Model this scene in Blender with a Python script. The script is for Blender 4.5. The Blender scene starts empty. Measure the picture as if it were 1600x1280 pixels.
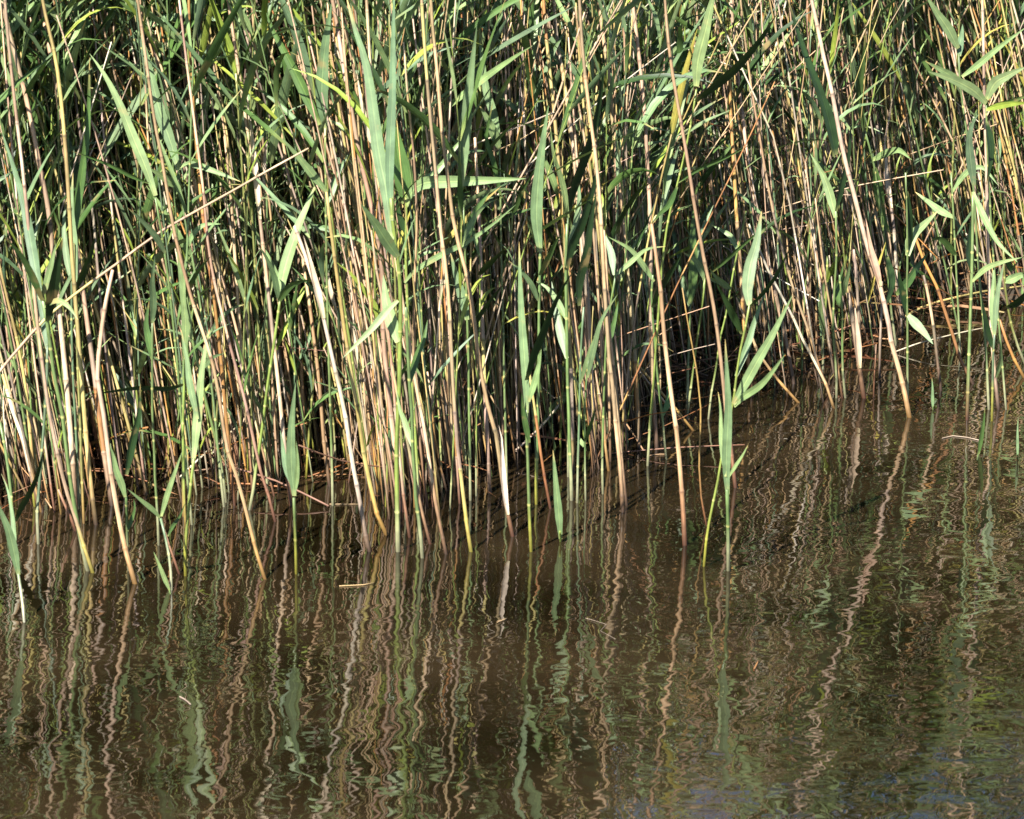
import bpy, math, random
import numpy as np
from mathutils import Vector

S = bpy.context.scene
COL = S.collection
rnd = random.Random(11)

# ------------------------------------------------------------------ camera, sky, sun, exposure
CAM_H, PITCH, FPX = 2.1, math.radians(13.0), 6426.0
cd = bpy.data.cameras.new("camera")
cam = bpy.data.objects.new("camera", cd)
COL.objects.link(cam)
cam.location = (0, 0, CAM_H)
cam.rotation_euler = (math.radians(90) - PITCH, 0, 0)
cd.sensor_width = 36
cd.lens = 36 * FPX / 1600
cd.clip_start, cd.clip_end = 0.1, 2000
cd.dof.use_dof = True
cd.dof.focus_distance = 9.6
cd.dof.aperture_fstop = 16
S.camera = cam

SUN_EL, SUN_AZ = math.radians(45), math.radians(-27)      # azimuth measured from straight behind the camera, minus = left
sdir = Vector((math.sin(SUN_AZ) * math.cos(SUN_EL), -math.cos(SUN_AZ) * math.cos(SUN_EL), math.sin(SUN_EL)))
W = bpy.data.worlds.new("World")
S.world = W
W.use_nodes = True
nt = W.node_tree
bg = nt.nodes["Background"]
sky = nt.nodes.new("ShaderNodeTexSky")
sky.sky_type = 'NISHITA'
sky.sun_disc = False
sky.dust_density = .3
sky.ozone_density = 3.0
sky.sun_elevation = SUN_EL
sky.sun_rotation = math.atan2(sdir.x, sdir.y)
nt.links.new(sky.outputs[0], bg.inputs[0])
bg.inputs[1].default_value = 0.05
ld = bpy.data.lights.new("sun", 'SUN')
ld.energy = 5.0
ld.angle = math.radians(0.5)
ld.color = (1.0, 0.965, 0.90)
lo = bpy.data.objects.new("sun", ld)
COL.objects.link(lo)
lo.rotation_euler = (-sdir).to_track_quat('-Z', 'Y').to_euler()
S.view_settings.view_transform = 'Standard'
S.view_settings.look = 'None'
S.view_settings.gamma = 1
S.view_settings.exposure = 2.0
S.cycles.max_bounces = 6
S.cycles.diffuse_bounces = 1
S.cycles.glossy_bounces = 3
S.cycles.transmission_bounces = 3

# ------------------------------------------------------------------ small maths
CP, SP = math.cos(PITCH), math.sin(PITCH)

def ray(px, py):
    u, v = (px - 800) / FPX, (640 - py) / FPX
    return np.array((u, CP + v * SP, -SP + v * CP))

def on_water(px, py):
    d = ray(px, py)
    t = CAM_H / -d[2]
    return np.array((0, 0, CAM_H)) + d * t

def at_y(px, py, Y):
    d = ray(px, py)
    return np.array((0, 0, CAM_H)) + d * (Y / d[1])

def to_px(p):
    q = np.array(p) - np.array((0, 0, CAM_H))
    f = q[1] * CP - q[2] * SP
    return 800 + FPX * q[0] / f, 640 - FPX * (q[1] * SP + q[2] * CP) / f

def smooth(P, n):
    P = np.asarray(P, float)
    if len(P) < 3:
        t = np.linspace(0, 1, n)[:, None]
        return P[0] * (1 - t) + P[-1] * t
    E = np.vstack((2 * P[0] - P[1], P, 2 * P[-1] - P[-2]))
    seg = np.linalg.norm(np.diff(P, axis=0), axis=1)
    cum = np.concatenate(([0], np.cumsum(seg)))
    out = []
    for s in np.linspace(0, cum[-1], n):
        i = min(int(np.searchsorted(cum, s, side='right')) - 1, len(P) - 2)
        t = (s - cum[i]) / max(seg[i], 1e-9)
        a, b, c, d = E[i], E[i + 1], E[i + 2], E[i + 3]
        out.append(.5 * (2 * b + (c - a) * t + (2 * a - 5 * b + 4 * c - d) * t * t + (3 * b - a - 3 * c + d) * t ** 3))
    return np.array(out)

# ------------------------------------------------------------------ geometry collector
class Geo:
    def __init__(s):
        s.v, s.f, s.c, s.u, s.n = [], [], [], [], 0

    def add(s, v, f, c, u):
        s.v.append(v); s.f.append(f + s.n); s.c.append(c); s.u.append(u)
        s.n += len(v)

    def tube(s, P, R, C, k=6, cap=True):
        P = np.asarray(P, float); n = len(P)
        T = np.gradient(P, axis=0)
        T /= np.linalg.norm(T, axis=1)[:, None] + 1e-12
        ref = np.array((0, 1., 0)) if abs(T[0][1]) < .9 else np.array((1., 0, 0))
        A = np.cross(T, ref); A /= np.linalg.norm(A, axis=1)[:, None] + 1e-12
        B = np.cross(T, A)
        a = np.arange(k) / k * 2 * math.pi
        R = np.broadcast_to(np.asarray(R, float), (n,))
        V = P[:, None] + (A[:, None] * np.cos(a)[None, :, None] + B[:, None] * np.sin(a)[None, :, None]) * R[:, None, None]
        V = V.reshape(-1, 3)
        i = np.arange(n - 1)[:, None] * k; j = np.arange(k)[None, :]; j2 = (j + 1) % k
        F = np.stack((i + j, i + j2, i + k + j2, i + k + j), -1).reshape(-1, 4)
        C = np.repeat(np.asarray(C, float).reshape(-1, 3) if np.ndim(C) > 1 else np.tile(C, (n, 1)), k, axis=0)
        L = np.concatenate(([0], np.cumsum(np.linalg.norm(np.diff(P, axis=0), axis=1))))
        U = np.stack((np.tile(a / 6.283, n), np.repeat(L, k)), -1)
        if cap:
            V = np.vstack((V, P[-1:] + T[-1:] * R[-1] * .2)); C = np.vstack((C, C[-1:] * .5)); U = np.vstack((U, U[-1:]))
            e = n * k; j = np.arange(k); b = (n - 1) * k
            F = np.vstack((F, np.stack((b + j, b + (j + 1) % k, np.full(k, e), np.full(k, e)), -1)))
        s.add(V, F, C, U)

    def blade(s, P, Wd, side, C, fold=.25, across=3):
        """A leaf: P centre line, Wd full widths, side = unit vectors across the blade."""
        P = np.asarray(P, float); n = len(P)
        T = np.gradient(P, axis=0); T /= np.linalg.norm(T, axis=1)[:, None] + 1e-12
        N = np.cross(T, side); N /= np.linalg.norm(N, axis=1)[:, None] + 1e-12
        q = np.linspace(-1, 1, across)
        V = P[:, None] + side[:, None] * (q[None, :, None] * Wd[:, None, None] / 2) + N[:, None] * (np.abs(q)[None, :, None] * Wd[:, None, None] / 2 * fold)
        V = V.reshape(-1, 3)
        i = np.arange(n - 1)[:, None] * across; j = np.arange(across - 1)[None, :]
        F = np.stack((i + j, i + j + 1, i + across + j + 1, i + across + j), -1).reshape(-1, 4)
        C = np.repeat(np.asarray(C, float).reshape(-1, 3) if np.ndim(C) > 1 else np.tile(C, (n, 1)), across, axis=0)
        L = np.concatenate(([0], np.cumsum(np.linalg.norm(np.diff(P, axis=0), axis=1))))
        U = np.stack((np.tile(q * .5 + .5, n), np.repeat(L, across)), -1)
        s.add(V, F, C, U)

    def build(s, name, mat, parent=None, origin=None):
        V = np.vstack(s.v); F = np.vstack(s.f); C = np.vstack(s.c); U = np.vstack(s.u)
        o0 = np.zeros(3) if origin is None else np.asarray(origin)
        V = V - o0
        me = bpy.data.meshes.new(name)
        tri = F[:, 2] == F[:, 3]
        cnt = np.where(tri, 3, 4)
        loops = np.empty(int(cnt.sum()), np.int32)
        st = np.concatenate(([0], np.cumsum(cnt)))[:-1]
        for c in range(3):
            loops[st + c] = F[:, c]
        loops[st[~tri] + 3] = F[~tri, 3]
        me.vertices.add(len(V)); me.vertices.foreach_set("co", V.astype(np.float32).ravel())
        me.loops.add(len(loops)); me.loops.foreach_set("vertex_index", loops)
        me.polygons.add(len(F)); me.polygons.foreach_set("loop_start", st.astype(np.int32))
        me.polygons.foreach_set("use_smooth", np.ones(len(F), bool))
        me.update(calc_edges=True)
        ca = me.color_attributes.new("tint", 'FLOAT_COLOR', 'POINT')
        ca.data.foreach_set("color", np.hstack((C, np.ones((len(C), 1)))).astype(np.float32).ravel())
        uv = me.uv_layers.new(name="UVMap")
        uv.data.foreach_set("uv", U[loops].astype(np.float32).ravel())
        me.materials.append(mat)
        o = bpy.data.objects.new(name, me)
        COL.objects.link(o)
        if parent is not None:
            o.parent = parent
        elif origin is not None:
            o.location = o0
        return o

def tag(o, label=None, cat=None, group=None, kind=None):
    for k, v in (("label", label), ("category", cat), ("group", group), ("kind", kind)):
        if v:
            o[k] = v
    return o

def empty(name, loc):
    o = bpy.data.objects.new(name, None)
    o.empty_display_size = .05
    o.location = loc
    COL.objects.link(o)
    return o

# ------------------------------------------------------------------ materials
def new_mat(name):
    m = bpy.data.materials.new(name); m.use_nodes = True
    t = m.node_tree; p = t.nodes["Principled BSDF"]
    return m, t, p

def plant_mat(name, rough, spec, trans, streak, leaf=False):
    m, t, p = new_mat(name)
    N, L = t.nodes, t.links
    at = N.new("ShaderNodeAttribute"); at.attribute_name = "tint"
    uv = N.new("ShaderNodeUVMap"); uv.uv_map = "UVMap"
    mp = N.new("ShaderNodeMapping"); mp.inputs['Scale'].default_value = streak
    L.new(uv.outputs[0], mp.inputs[0])
    no = N.new("ShaderNodeTexNoise"); no.inputs['Scale'].default_value = 1.0; no.inputs['Detail'].default_value = 3
    L.new(mp.outputs[0], no.inputs['Vector'])
    # blotches and age marks in object space
    tc = N.new("ShaderNodeTexCoord")
    n2 = N.new("ShaderNodeTexNoise"); n2.inputs['Scale'].default_value = 38; n2.inputs['Detail'].default_value = 4
    L.new(tc.outputs['Object'], n2.inputs['Vector'])
    r = N.new("ShaderNodeMapRange"); r.inputs[1].default_value = .3; r.inputs[2].default_value = .7; r.inputs[3].default_value = .72; r.inputs[4].default_value = 1.22
    L.new(no.outputs[0], r.inputs[0])
    r2 = N.new("ShaderNodeMapRange"); r2.inputs[1].default_value = .35; r2.inputs[2].default_value = .65; r2.inputs[3].default_value = .78; r2.inputs[4].default_value = 1.12
    L.new(n2.outputs[0], r2.inputs[0])
    mu = N.new("ShaderNodeMath"); mu.operation = 'MULTIPLY'
    L.new(r.outputs[0], mu.inputs[0]); L.new(r2.outputs[0], mu.inputs[1])
    vm = N.new("ShaderNodeVectorMath"); vm.operation = 'SCALE'
    L.new(at.outputs['Color'], vm.inputs[0]); L.new(mu.outputs[0], vm.inputs['Scale'])
    if leaf:       # pale midrib and a few dry brown patches
        sx = N.new("ShaderNodeSeparateXYZ"); L.new(uv.outputs[0], sx.inputs[0])
        c = N.new("ShaderNodeMath"); c.operation = 'COMPARE'; c.inputs[1].default_value = .5; c.inputs[2].default_value = .045
        L.new(sx.outputs[0], c.inputs[0])
        m1 = N.new("ShaderNodeMix"); m1.data_type = 'RGBA'; m1.blend_type = 'MULTIPLY'
        m1.inputs[7].default_value = (1.35, 1.25, 1.15, 1)
        L.new(c.outputs[0], m1.inputs[0]); L.new(vm.outputs[0], m1.inputs[6])
        n3 = N.new("ShaderNodeTexNoise"); n3.inputs['Scale'].default_value = 17; n3.inputs['Detail'].default_value = 5
        L.new(tc.outputs['Object'], n3.inputs['Vector'])
        r3 = N.new("ShaderNodeMapRange"); r3.inputs[1].default_value = .63; r3.inputs[2].default_value = .70; r3.inputs[4].default_value = .5
        L.new(n3.outputs[0], r3.inputs[0])
        m2 = N.new("ShaderNodeMix"); m2.data_type = 'RGBA'; m2.inputs[7].default_value = (.26, .17, .07, 1)
        L.new(r3.outputs[0], m2.inputs[0]); L.new(m1.outputs[2], m2.inputs[6])
        base = m2.outputs[2]
    else: base = vm.outputs[0]
    L.new(base, p.inputs['Base Color'])
    p.inputs['Roughness'].default_value = rough
    p.inputs['Specular IOR Level'].default_value = spec
    bu = N.new("ShaderNodeBump"); bu.inputs['Strength'].default_value = .35; bu.inputs['Distance'].default_value = .0008
    L.new(no.outputs[0], bu.inputs['Height']); L.new(bu.outputs[0], p.inputs['Normal'])
    if trans:
        tr = N.new("ShaderNodeBsdfTranslucent")
        vm2 = N.new("ShaderNodeVectorMath"); vm2.operation = 'MULTIPLY'; vm2.inputs[1].default_value = (1.0, 1.15, .45)
        L.new(base, vm2.inputs[0]); L.new(vm2.outputs[0], tr.inputs[0])
        mx = N.new("ShaderNodeMixShader"); mx.inputs[0].default_value = trans
        L.new(p.outputs[0], mx.inputs[1]); L.new(tr.outputs[0], mx.inputs[2])
        L.new(mx.outputs[0], t.nodes["Material Output"].inputs[0])
    return m

M_DRY = plant_mat("dry_straw", .55, .35, 0, (9, 14, 1))
M_STEM = plant_mat("green_stem", .42, .45, 0, (7, 12, 1))
M_LEAF = plant_mat("reed_leaf", .48, .3, .12, (16, 3, 1), True)
M_DLEAF = plant_mat("dead_leaf", .6, .3, .15, (10, 10, 1))

def water_mat():
    m, t, p = new_mat("murky_water")
    N, L = t.nodes, t.links
    tc = N.new("ShaderNodeTexCoord")
    def noise(scale, detail, sx=1, sy=1, dist=0):
        mp = N.new("ShaderNodeMapping"); mp.inputs['Scale'].default_value = (sx, sy, 1)
        L.new(tc.outputs['Object'], mp.inputs[0])
        n = N.new("ShaderNodeTexNoise"); n.inputs['Scale'].default_value = scale; n.inputs['Detail'].default_value = detail
        n.inputs['Roughness'].default_value = .45; n.inputs['Distortion'].default_value = dist
        L.new(mp.outputs[0], n.inputs['Vector'])
        return n.outputs[0]
    def math_(op, a, b):
        q = N.new("ShaderNodeMath"); q.operation = op
        for i, x in enumerate((a, b)):
            if isinstance(x, (int, float)): q.inputs[i].default_value = x
            else: L.new(x, q.inputs[i])
        return q.outputs[0]
    big = math_('MULTIPLY', noise(4.5, 2, 1, 1.1), .0030)
    mid = math_('MULTIPLY', noise(10.5, 2, 1, 1.2, .4), .0012)
    fine = math_('MULTIPLY', noise(34, 1, 1, 1.2), .00008)
    patch = N.new("ShaderNodeMapRange"); patch.inputs[1].default_value = .35; patch.inputs[2].default_value = .65
    patch.inputs[3].default_value = .55; patch.inputs[4].default_value = 1.3
    L.new(noise(1.3, 1), patch.inputs[0])
    h = math_('ADD', big, math_('MULTIPLY', math_('ADD', mid, fine), patch.outputs[0]))
    bu = N.new("ShaderNodeBump"); bu.inputs['Strength'].default_value = 1; bu.inputs['Distance'].default_value = 1
    L.new(h, bu.inputs['Height']); L.new(bu.outputs[0], p.inputs['Normal'])
    cr = N.new("ShaderNodeValToRGB")
    cr.color_ramp.elements[0].position = .35; cr.color_ramp.elements[0].color = (.0042, .0029, .0010, 1)
    cr.color_ramp.elements[1].position = .68; cr.color_ramp.elements[1].color = (.0165, .0108, .0050, 1)
    L.new(noise(2.2, 3, 1, 1), cr.inputs[0])
    L.new(cr.outputs[0], p.inputs['Base Color'])
    p.inputs['Roughness'].default_value = .012
    p.inputs['IOR'].default_value = 1.45
    return m

def mud_mat():
    m, t, p = new_mat("dark_mud")
    N, L = t.nodes, t.links
    tc = N.new("ShaderNodeTexCoord")
    n = N.new("ShaderNodeTexNoise"); n.inputs['Scale'].default_value = 9; n.inputs['Detail'].default_value = 8
    L.new(tc.outputs['Object'], n.inputs['Vector'])
    cr = N.new("ShaderNodeValToRGB")
    cr.color_ramp.elements[0].position = .35; cr.color_ramp.elements[0].color = (.012, .009, .006, 1)
    cr.color_ramp.elements[1].position = .7; cr.color_ramp.elements[1].color = (.05, .035, .02, 1)
    L.new(n.outputs[0], cr.inputs[0]); L.new(cr.outputs[0], p.inputs['Base Color'])
    p.inputs['Roughness'].default_value = .7
    bu = N.new("ShaderNodeBump"); bu.inputs['Distance'].default_value = .03
    L.new(n.outputs[0], bu.inputs['Height']); L.new(bu.outputs[0], p.inputs['Normal'])
    return m

# ------------------------------------------------------------------ the setting: water and bank
def sheet(name, xs, ys, zf, mat):
    g = [(x, y, zf(x, y)) for y in ys for x in xs]
    nx = len(xs)
    f = [(j * nx + i, j * nx + i + 1, (j + 1) * nx + i + 1, (j + 1) * nx + i) for j in range(len(ys) - 1) for i in range(nx - 1)]
    me = bpy.data.meshes.new(name); me.from_pydata(g, [], f); me.materials.append(mat)
    for p in me.polygons: p.use_smooth = True
    o = bpy.data.objects.new(name, me); COL.objects.link(o); o['kind'] = 'structure'
    return o

def bank_z(x, y):
    s = 10.45 - .12 * x + .12 * math.sin(x * 2.1 + 1) + .05 * math.sin(x * 7)
    d = y - s
    if d < 0: return max(-.6, .28 * d)
    return min(.05 * d + .012 * math.sin(x * 9 + y * 5), .9)

sheet("water", [-300, -5, 5, 300], [-300, 0, 14, 15], lambda x, y: 0.0, water_mat())
xs = [-900, -200, -40, -10] + [i * .15 for i in range(-40, 41)] + [10, 40, 200, 900]
ys = [-900, -100, 0, 6] + [8 + i * .12 for i in range(85)] + [20, 26, 40, 90, 300, 900]
sheet("ground", xs, ys, bank_z, mud_mat())

# ------------------------------------------------------------------ colours (surface colours of the plants; leaf tones also hold painted shade)
TAN = [(.57, .385, .20), (.51, .33, .165), (.60, .42, .235), (.46, .30, .165)]
PINK = [(.60, .40, .25), (.54, .355, .225), (.64, .46, .32)]
STRAW = [(.56, .42, .15), (.52, .40, .14), (.48, .38, .14)]
PALE = [(.66, .52, .36), (.60, .49, .34), (.70, .59, .44)]
RUST = [(.46, .23, .06), (.50, .28, .09), (.40, .18, .06)]
GREY = [(.32, .235, .17), (.28, .195, .135), (.36, .27, .19)]
DRYC = {'tan': TAN, 'pinkish': PINK, 'straw-yellow': STRAW, 'bleached': PALE, 'rusty': RUST, 'grey-brown': GREY}
LEAFC = {'sage': (.16, .24, .108), 'light': (.225, .315, .125), 'lime': (.25, .32, .05), 'dark': (.028, .06, .016), 'blue': (.125, .195, .10), 'mid': (.085, .155, .04), 'yellow': (.40, .34, .07)}  # dark, mid: leaf variety, plus shade painted into traced blades facing away from sun
STEMC = {'green': (.15, .22, .07), 'lime': (.22, .28, .06), 'blue': (.12, .18, .09), 'olive': (.20, .21, .06)}

TONE = .68          # brings the table values down to sun-bleached plant albedo
def jit(c, a=.10, r=rnd):
    k = TONE * (1 + r.uniform(-a, a))
    return np.array([max(.004, x * k * (1 + r.uniform(-a, a) * .4)) for x in c])

def dry_geo(g, P, rad, fam, foot=None, r=rnd, k=6, nodes=True, below=.05):
    """A dry culm: internodes of slightly different tint, dark ring at each node, wet stained foot."""
    P = np.asarray(P, float)
    L = np.concatenate(([0], np.cumsum(np.linalg.norm(np.diff(P, axis=0), axis=1))))
    tot = L[-1]
    cuts = [r.uniform(.03, .12)]
    while cuts[-1] < tot: cuts.append(cuts[-1] + r.uniform(.09, .19))
    ss, rr, cc = [0.0], [1.0], []
    base = jit(r.choice(DRYC[fam]), .12, r)
    cur = base.copy(); cc.append(cur)
    for c in cuts:
        if c >= tot - .012: break
        if nodes:
            for ds, kr, kc in ((-.006, 1.0, 1.0), (-.0022, 1.18, .8), (.0, 1.22, .38), (.0025, 1.1, .75)):
                ss.append(c + ds); rr.append(kr); cc.append(cur * kc)
        if r.random() < .5:
            cur = jit(r.choice(DRYC[fam] if r.random() < .8 else DRYC[r.choice(['tan', 'straw-yellow', 'rusty', 'grey-brown'])]), .12, r)
        else: cur = jit(base, .12, r)
        if nodes: ss.append(c + .006); rr.append(.97); cc.append(cur)
    ss.append(tot); rr.append(.8); cc.append(cur)
    ss = np.array(ss); cc = np.array(cc); rr = np.array(rr)
    extra = np.linspace(0, tot, max(4, int(tot / .05)))
    al = np.unique(np.concatenate((ss, extra)))
    pts = np.stack([np.interp(al, L, P[:, i]) for i in range(3)], -1)
    col = np.stack([np.interp(al, ss, cc[:, i]) for i in range(3)], -1)
    rd = np.interp(al, ss, rr) * rad * (1 - .25 * al / max(tot, .6))
    if foot:
        fc = {'red': (.20, .07, .03), 'orange': (.50, .26, .06), 'yellow': (.50, .42, .05), 'dark': (.12, .06, .03)}[foot]
        fl = {'red': .15, 'orange': .12, 'yellow': .11, 'dark': .12}[foot]
        w = np.clip(1 - al / fl, 0, 1)[:, None] ** .6
        col = col * (1 - w) + np.array(fc) * .55 * w
        col = col * np.clip(.35 + al / .02, .35, 1)[:, None]
    if below:
        pts = np.vstack((pts[:1] + (pts[:1] - pts[1:2]) / np.linalg.norm(pts[0] - pts[1]) * below, pts))
        col = np.vstack((col[:1] * .5, col)); rd = np.concatenate((rd[:1], rd))
    g.tube(pts, rd, col, k)

def stem_geo(g, P, rad, fam, foot=None, r=rnd, k=6, below=.05):
    P = np.asarray(P, float)
    L = np.concatenate(([0], np.cumsum(np.linalg.norm(np.diff(P, axis=0), axis=1))))
    tot = L[-1]
    base = jit(STEMC[fam], .12, r)
    al = np.linspace(0, tot, max(5, int(tot / .04)))
    nd = [r.uniform(.05, .12)]
    while nd[-1] < tot: nd.append(nd[-1] + r.uniform(.08, .15))
    al = np.unique(np.concatenate([al] + [np.array((n - .004, n, n + .004)) for n in nd if n < tot - .01]))
    pts = np.stack([np.interp(al, L, P[:, i]) for i in range(3)], -1)
    col = np.tile(base, (len(al), 1)); rd = np.full(len(al), rad)
    for n in nd:
        m = np.abs(al - n) < .001
        col[m] = (.32, .30, .10); rd[m] *= 1.22
        m2 = (al > n) & (al < n + .05)
        col[m2] *= .85
    rd *= (1 - .35 * al / max(tot, .8))
    if foot:
        fc = {'yellow': (.50, .44, .05), 'pale': (.55, .52, .30), 'red': (.22, .08, .04), 'orange': (.5, .28, .08), 'dark': (.05, .05, .02)}[foot]
        w = np.clip(1 - al / .10, 0, 1)[:, None] ** .7
        col = col * (1 - w) + np.array(fc) * .55 * w
        col = col * np.clip(.35 + al / .02, .35, 1)[:, None]
    if below:
        pts = np.vstack((pts[:1] + (pts[:1] - pts[1:2]) / np.linalg.norm(pts[0] - pts[1]) * below, pts))
        col = np.vstack((col[:1] * .5, col)); rd = np.concatenate((rd[:1], rd))
    g.tube(pts, rd, col, k)

def leaf_cols(c, n, r, tip=True):
    C = np.tile(c, (n, 1))
    t = np.linspace(0, 1, n)
    C[0] = C[0] * .6 + np.array((.34, .34, .12)) * .4          # pale collar
    if tip and r.random() < .35:
        w = np.clip((t - .86) / .14, 0, 1)[:, None]
        C = C * (1 - w) + np.array((.38, .27, .10)) * w
    return C

def leaf_geo(g, P, width, side, c, r=rnd, fold=.3, across=3, twist=0.0, tip=True):
    n = len(P)
    t = np.linspace(0, 1, n)
    prof = np.clip(.42 + 2.4 * t, 0, 1) * np.clip((1 - t) / .62, 0, 1) ** .75
    prof[-1] = .03
    T = np.gradient(P, axis=0); T /= np.linalg.norm(T, axis=1)[:, None] + 1e-12
    sd = np.tile(side, (n, 1)) if np.ndim(side) == 1 else side
    sd = sd - T * np.sum(sd * T, axis=1)[:, None]
    sd /= np.linalg.norm(sd, axis=1)[:, None] + 1e-12
    if twist:
        N = np.cross(T, sd); a = twist * t[:, None]
        sd = sd * np.cos(a) + N * np.sin(a)
    g.blade(P, prof * width, sd, leaf_cols(c, n, r, tip), fold, across)

# ------------------------------------------------------------------ traced plants (real places, real thickness)
def path3(px, Y0, dY, n, base=None):
    """pixel path -> world path; depth starts at Y0 and drifts by dY over its length."""
    P = smooth(np.array(px, float), n)
    L = np.concatenate(([0], np.cumsum(np.linalg.norm(np.diff(P, axis=0), axis=1)))); L /= L[-1]
    return np.array([at_y(p[0], p[1], Y0 + dY * l) for p, l in zip(P, L)])

def pts(s): return [tuple(float(q) for q in w.split(',')) for w in s.split()]

LAND = []          # (short phrase, px x, px y) of the landmarks used in labels
def scale_at(Y): return Y / FPX

def dry(label, short, w, s, fam='tan', foot='red', dy=None, sheath=None, cat='reed stalk', group='dry stalks standing in the water', above=False):
    w *= .86
    p = pts(s)
    b = on_water(*p[0])
    Y0 = b[1]
    n = max(8, len(p) * 3)
    dY = rnd.uniform(-.08, .10) if dy is None else dy
    P = path3(p, Y0, dY, n)
    g = Geo()
    dry_geo(g, P, w * .5 * scale_at(Y0), fam, foot, rnd, 8)
    o = g.build("dry_reed", M_DRY, None, P[0])
    tag(o, label, cat, group)
    if sheath is not None:                     # papery sheath clasping part of the culm, free tip
        a, q, fam2 = sheath
        i0, i1 = int(a * (n - 1)), int(q * (n - 1))
        g = Geo()
        seg = smooth(P[i0:i1 + 1], 8)
        off = np.linspace(0, 1, 8)[:, None] ** 2 * np.array((.012, -.01, 0)) + np.array((0, -w * .5 * scale_at(Y0) * 1.05, 0))
        leaf_geo(g, seg + off, w * 1.5 * scale_at(Y0), np.array((1., .2, 0)), jit(rnd.choice(DRYC[fam2])), rnd, -.7, 5, .5, False)
        c = g.build("leaf_sheath", M_DLEAF, o)
        me = c.data; off0 = np.array(o.location)
        co = np.empty(len(me.vertices) * 3, np.float32); me.vertices.foreach_get("co", co)
        co = co.reshape(-1, 3) - off0; me.vertices.foreach_set("co", co.astype(np.float32).ravel())
    if short: LAND.append((short, p[0][0], p[0][1]))
    return o

def localise(objs, root):
    o0 = np.array(root.location)
    for c in objs:
        me = c.data
        co = np.empty(len(me.vertices) * 3, np.float32); me.vertices.foreach_get("co", co)
        co = co.reshape(-1, 3) - o0; me.vertices.foreach_set("co", co.astype(np.float32).ravel())

LIMG = np.array((1., 0, 0))
def green(label, short, w, s, leaves=(), fam='green', foot='yellow', dy=None, group='green reeds standing in the water'):
    w *= .9
    p = pts(s)
    b = on_water(*p[0]); Y0 = b[1]
    n = max(8, len(p) * 3)
    dY = rnd.uniform(-.08, .08) if dy is None else dy
    P = path3(p, Y0, dY, n)
    root = empty("green_reed", tuple(P[0]))
    tag(root, label, 'reed', group)
    parts = []
    if len(p) > 1:
        g = Geo(); stem_geo(g, P, w * .5 * scale_at(Y0), fam, foot, rnd, 8)
        parts.append(g.build("stem", M_STEM, root))
    pz = smooth(np.array(p, float), n)
    for lf in leaves:
        lw, ls, lc = lf[0], pts(lf[1]), lf[2]
        drift = lf[3] if len(lf) > 3 else rnd.choice((-1, 1)) * rnd.uniform(.03, .10)
        # depth of the stem where the leaf leaves it
        i = int(np.argmin(np.abs(pz[:, 1] - ls[0][1])))
        Y = P[i][1] - w * .3 * scale_at(Y0)
        LP = path3(ls, Y, drift, 14)
        d = np.array(ls[-1]) - np.array(ls[0]); d /= np.linalg.norm(d)
        perp = np.array((d[1], 0, d[0]))     # across the blade, in the picture plane
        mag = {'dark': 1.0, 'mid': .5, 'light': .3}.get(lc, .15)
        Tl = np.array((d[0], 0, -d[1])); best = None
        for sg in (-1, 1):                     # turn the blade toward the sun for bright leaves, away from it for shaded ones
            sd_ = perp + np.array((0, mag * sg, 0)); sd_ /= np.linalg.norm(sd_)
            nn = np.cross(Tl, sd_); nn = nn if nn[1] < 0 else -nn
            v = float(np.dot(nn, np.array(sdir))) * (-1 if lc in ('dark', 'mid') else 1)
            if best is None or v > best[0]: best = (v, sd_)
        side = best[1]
        wd = lw * scale_at(Y0) / math.sqrt(max(.25, 1 - side[1] ** 2)) * 1.12
        g = Geo()
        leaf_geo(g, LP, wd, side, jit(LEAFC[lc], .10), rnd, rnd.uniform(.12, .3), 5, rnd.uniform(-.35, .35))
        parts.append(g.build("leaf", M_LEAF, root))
    localise(parts, root)
    if short: LAND.append((short, p[0][0], p[0][1]))
    return root

# dry stalks: label, landmark phrase, width px, path from the foot up, colour, foot
dry("pinkish kinked stalk with a snapped top, bending right halfway up, rusty foot", "the kinked pinkish stalk", 10, "211,912 202,882 190,832 181,785 172,730 163,655 154,602 152,578 157,530 164,480 172,440 176,422", 'pinkish', 'orange', .05)
dry("pinkish stalk leaning left whose submerged foot is bright yellow", "the yellow-footed pinkish stalk", 7.5, "145,895 138,872 130,850 115,800 100,755 88,700 76,640 68,580 60,520 52,440 45,360 35,260 22,150 10,30 5,-60", 'pinkish', 'yellow')
dry("bleached cream stalk bent like a bow above the dark mud at the left", "the bleached bow-shaped stalk", 8, "66,800 58,780 52,752 44,722 40,700 31,672 22,650 14,620 4,585", 'bleached', 'dark', .05)
dry("short broken pinkish stub leaning left, beside the green twin reeds", None, 6, "118,830 112,812 103,792 96,778 91,765", 'pinkish', 'red', 0)
dry("short dark red stub leaning against the V-shaped leaf plant", None, 5, "280,897 270,868 262,845 256,827", 'pinkish', 'red', 0)
dry("slim left-leaning tan stalk, foot alone in open water right of the yellow-footed green pair", "the lone left-leaning tan stalk", 7, "414,905 400,860 385,800 370,745 360,718 352,690 347,650 341,610 330,560 312,505 296,455 280,395 268,340 255,260 240,180 228,90 215,0 208,-60", 'tan', 'orange')
dry("dull pinkish stalk with a rust-red foot behind the lone left-leaning tan stalk", None, 6, "430,815 420,775 408,740 398,695 387,645 376,600 365,560 354,520 345,480 337,450 325,380 318,300 305,200 292,100 280,0", 'pinkish', 'red')
dry("thick bleached stalk with a bright white snapped top, leaning left", "the bleached white-topped stalk", 9, "577,862 571,835 565,800 559,765 550,720 543,670 535,625 526,588 515,540 502,480 487,430 472,385 460,353", 'bleached', 'dark', .04, (.72, .98, 'bleached'))
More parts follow.
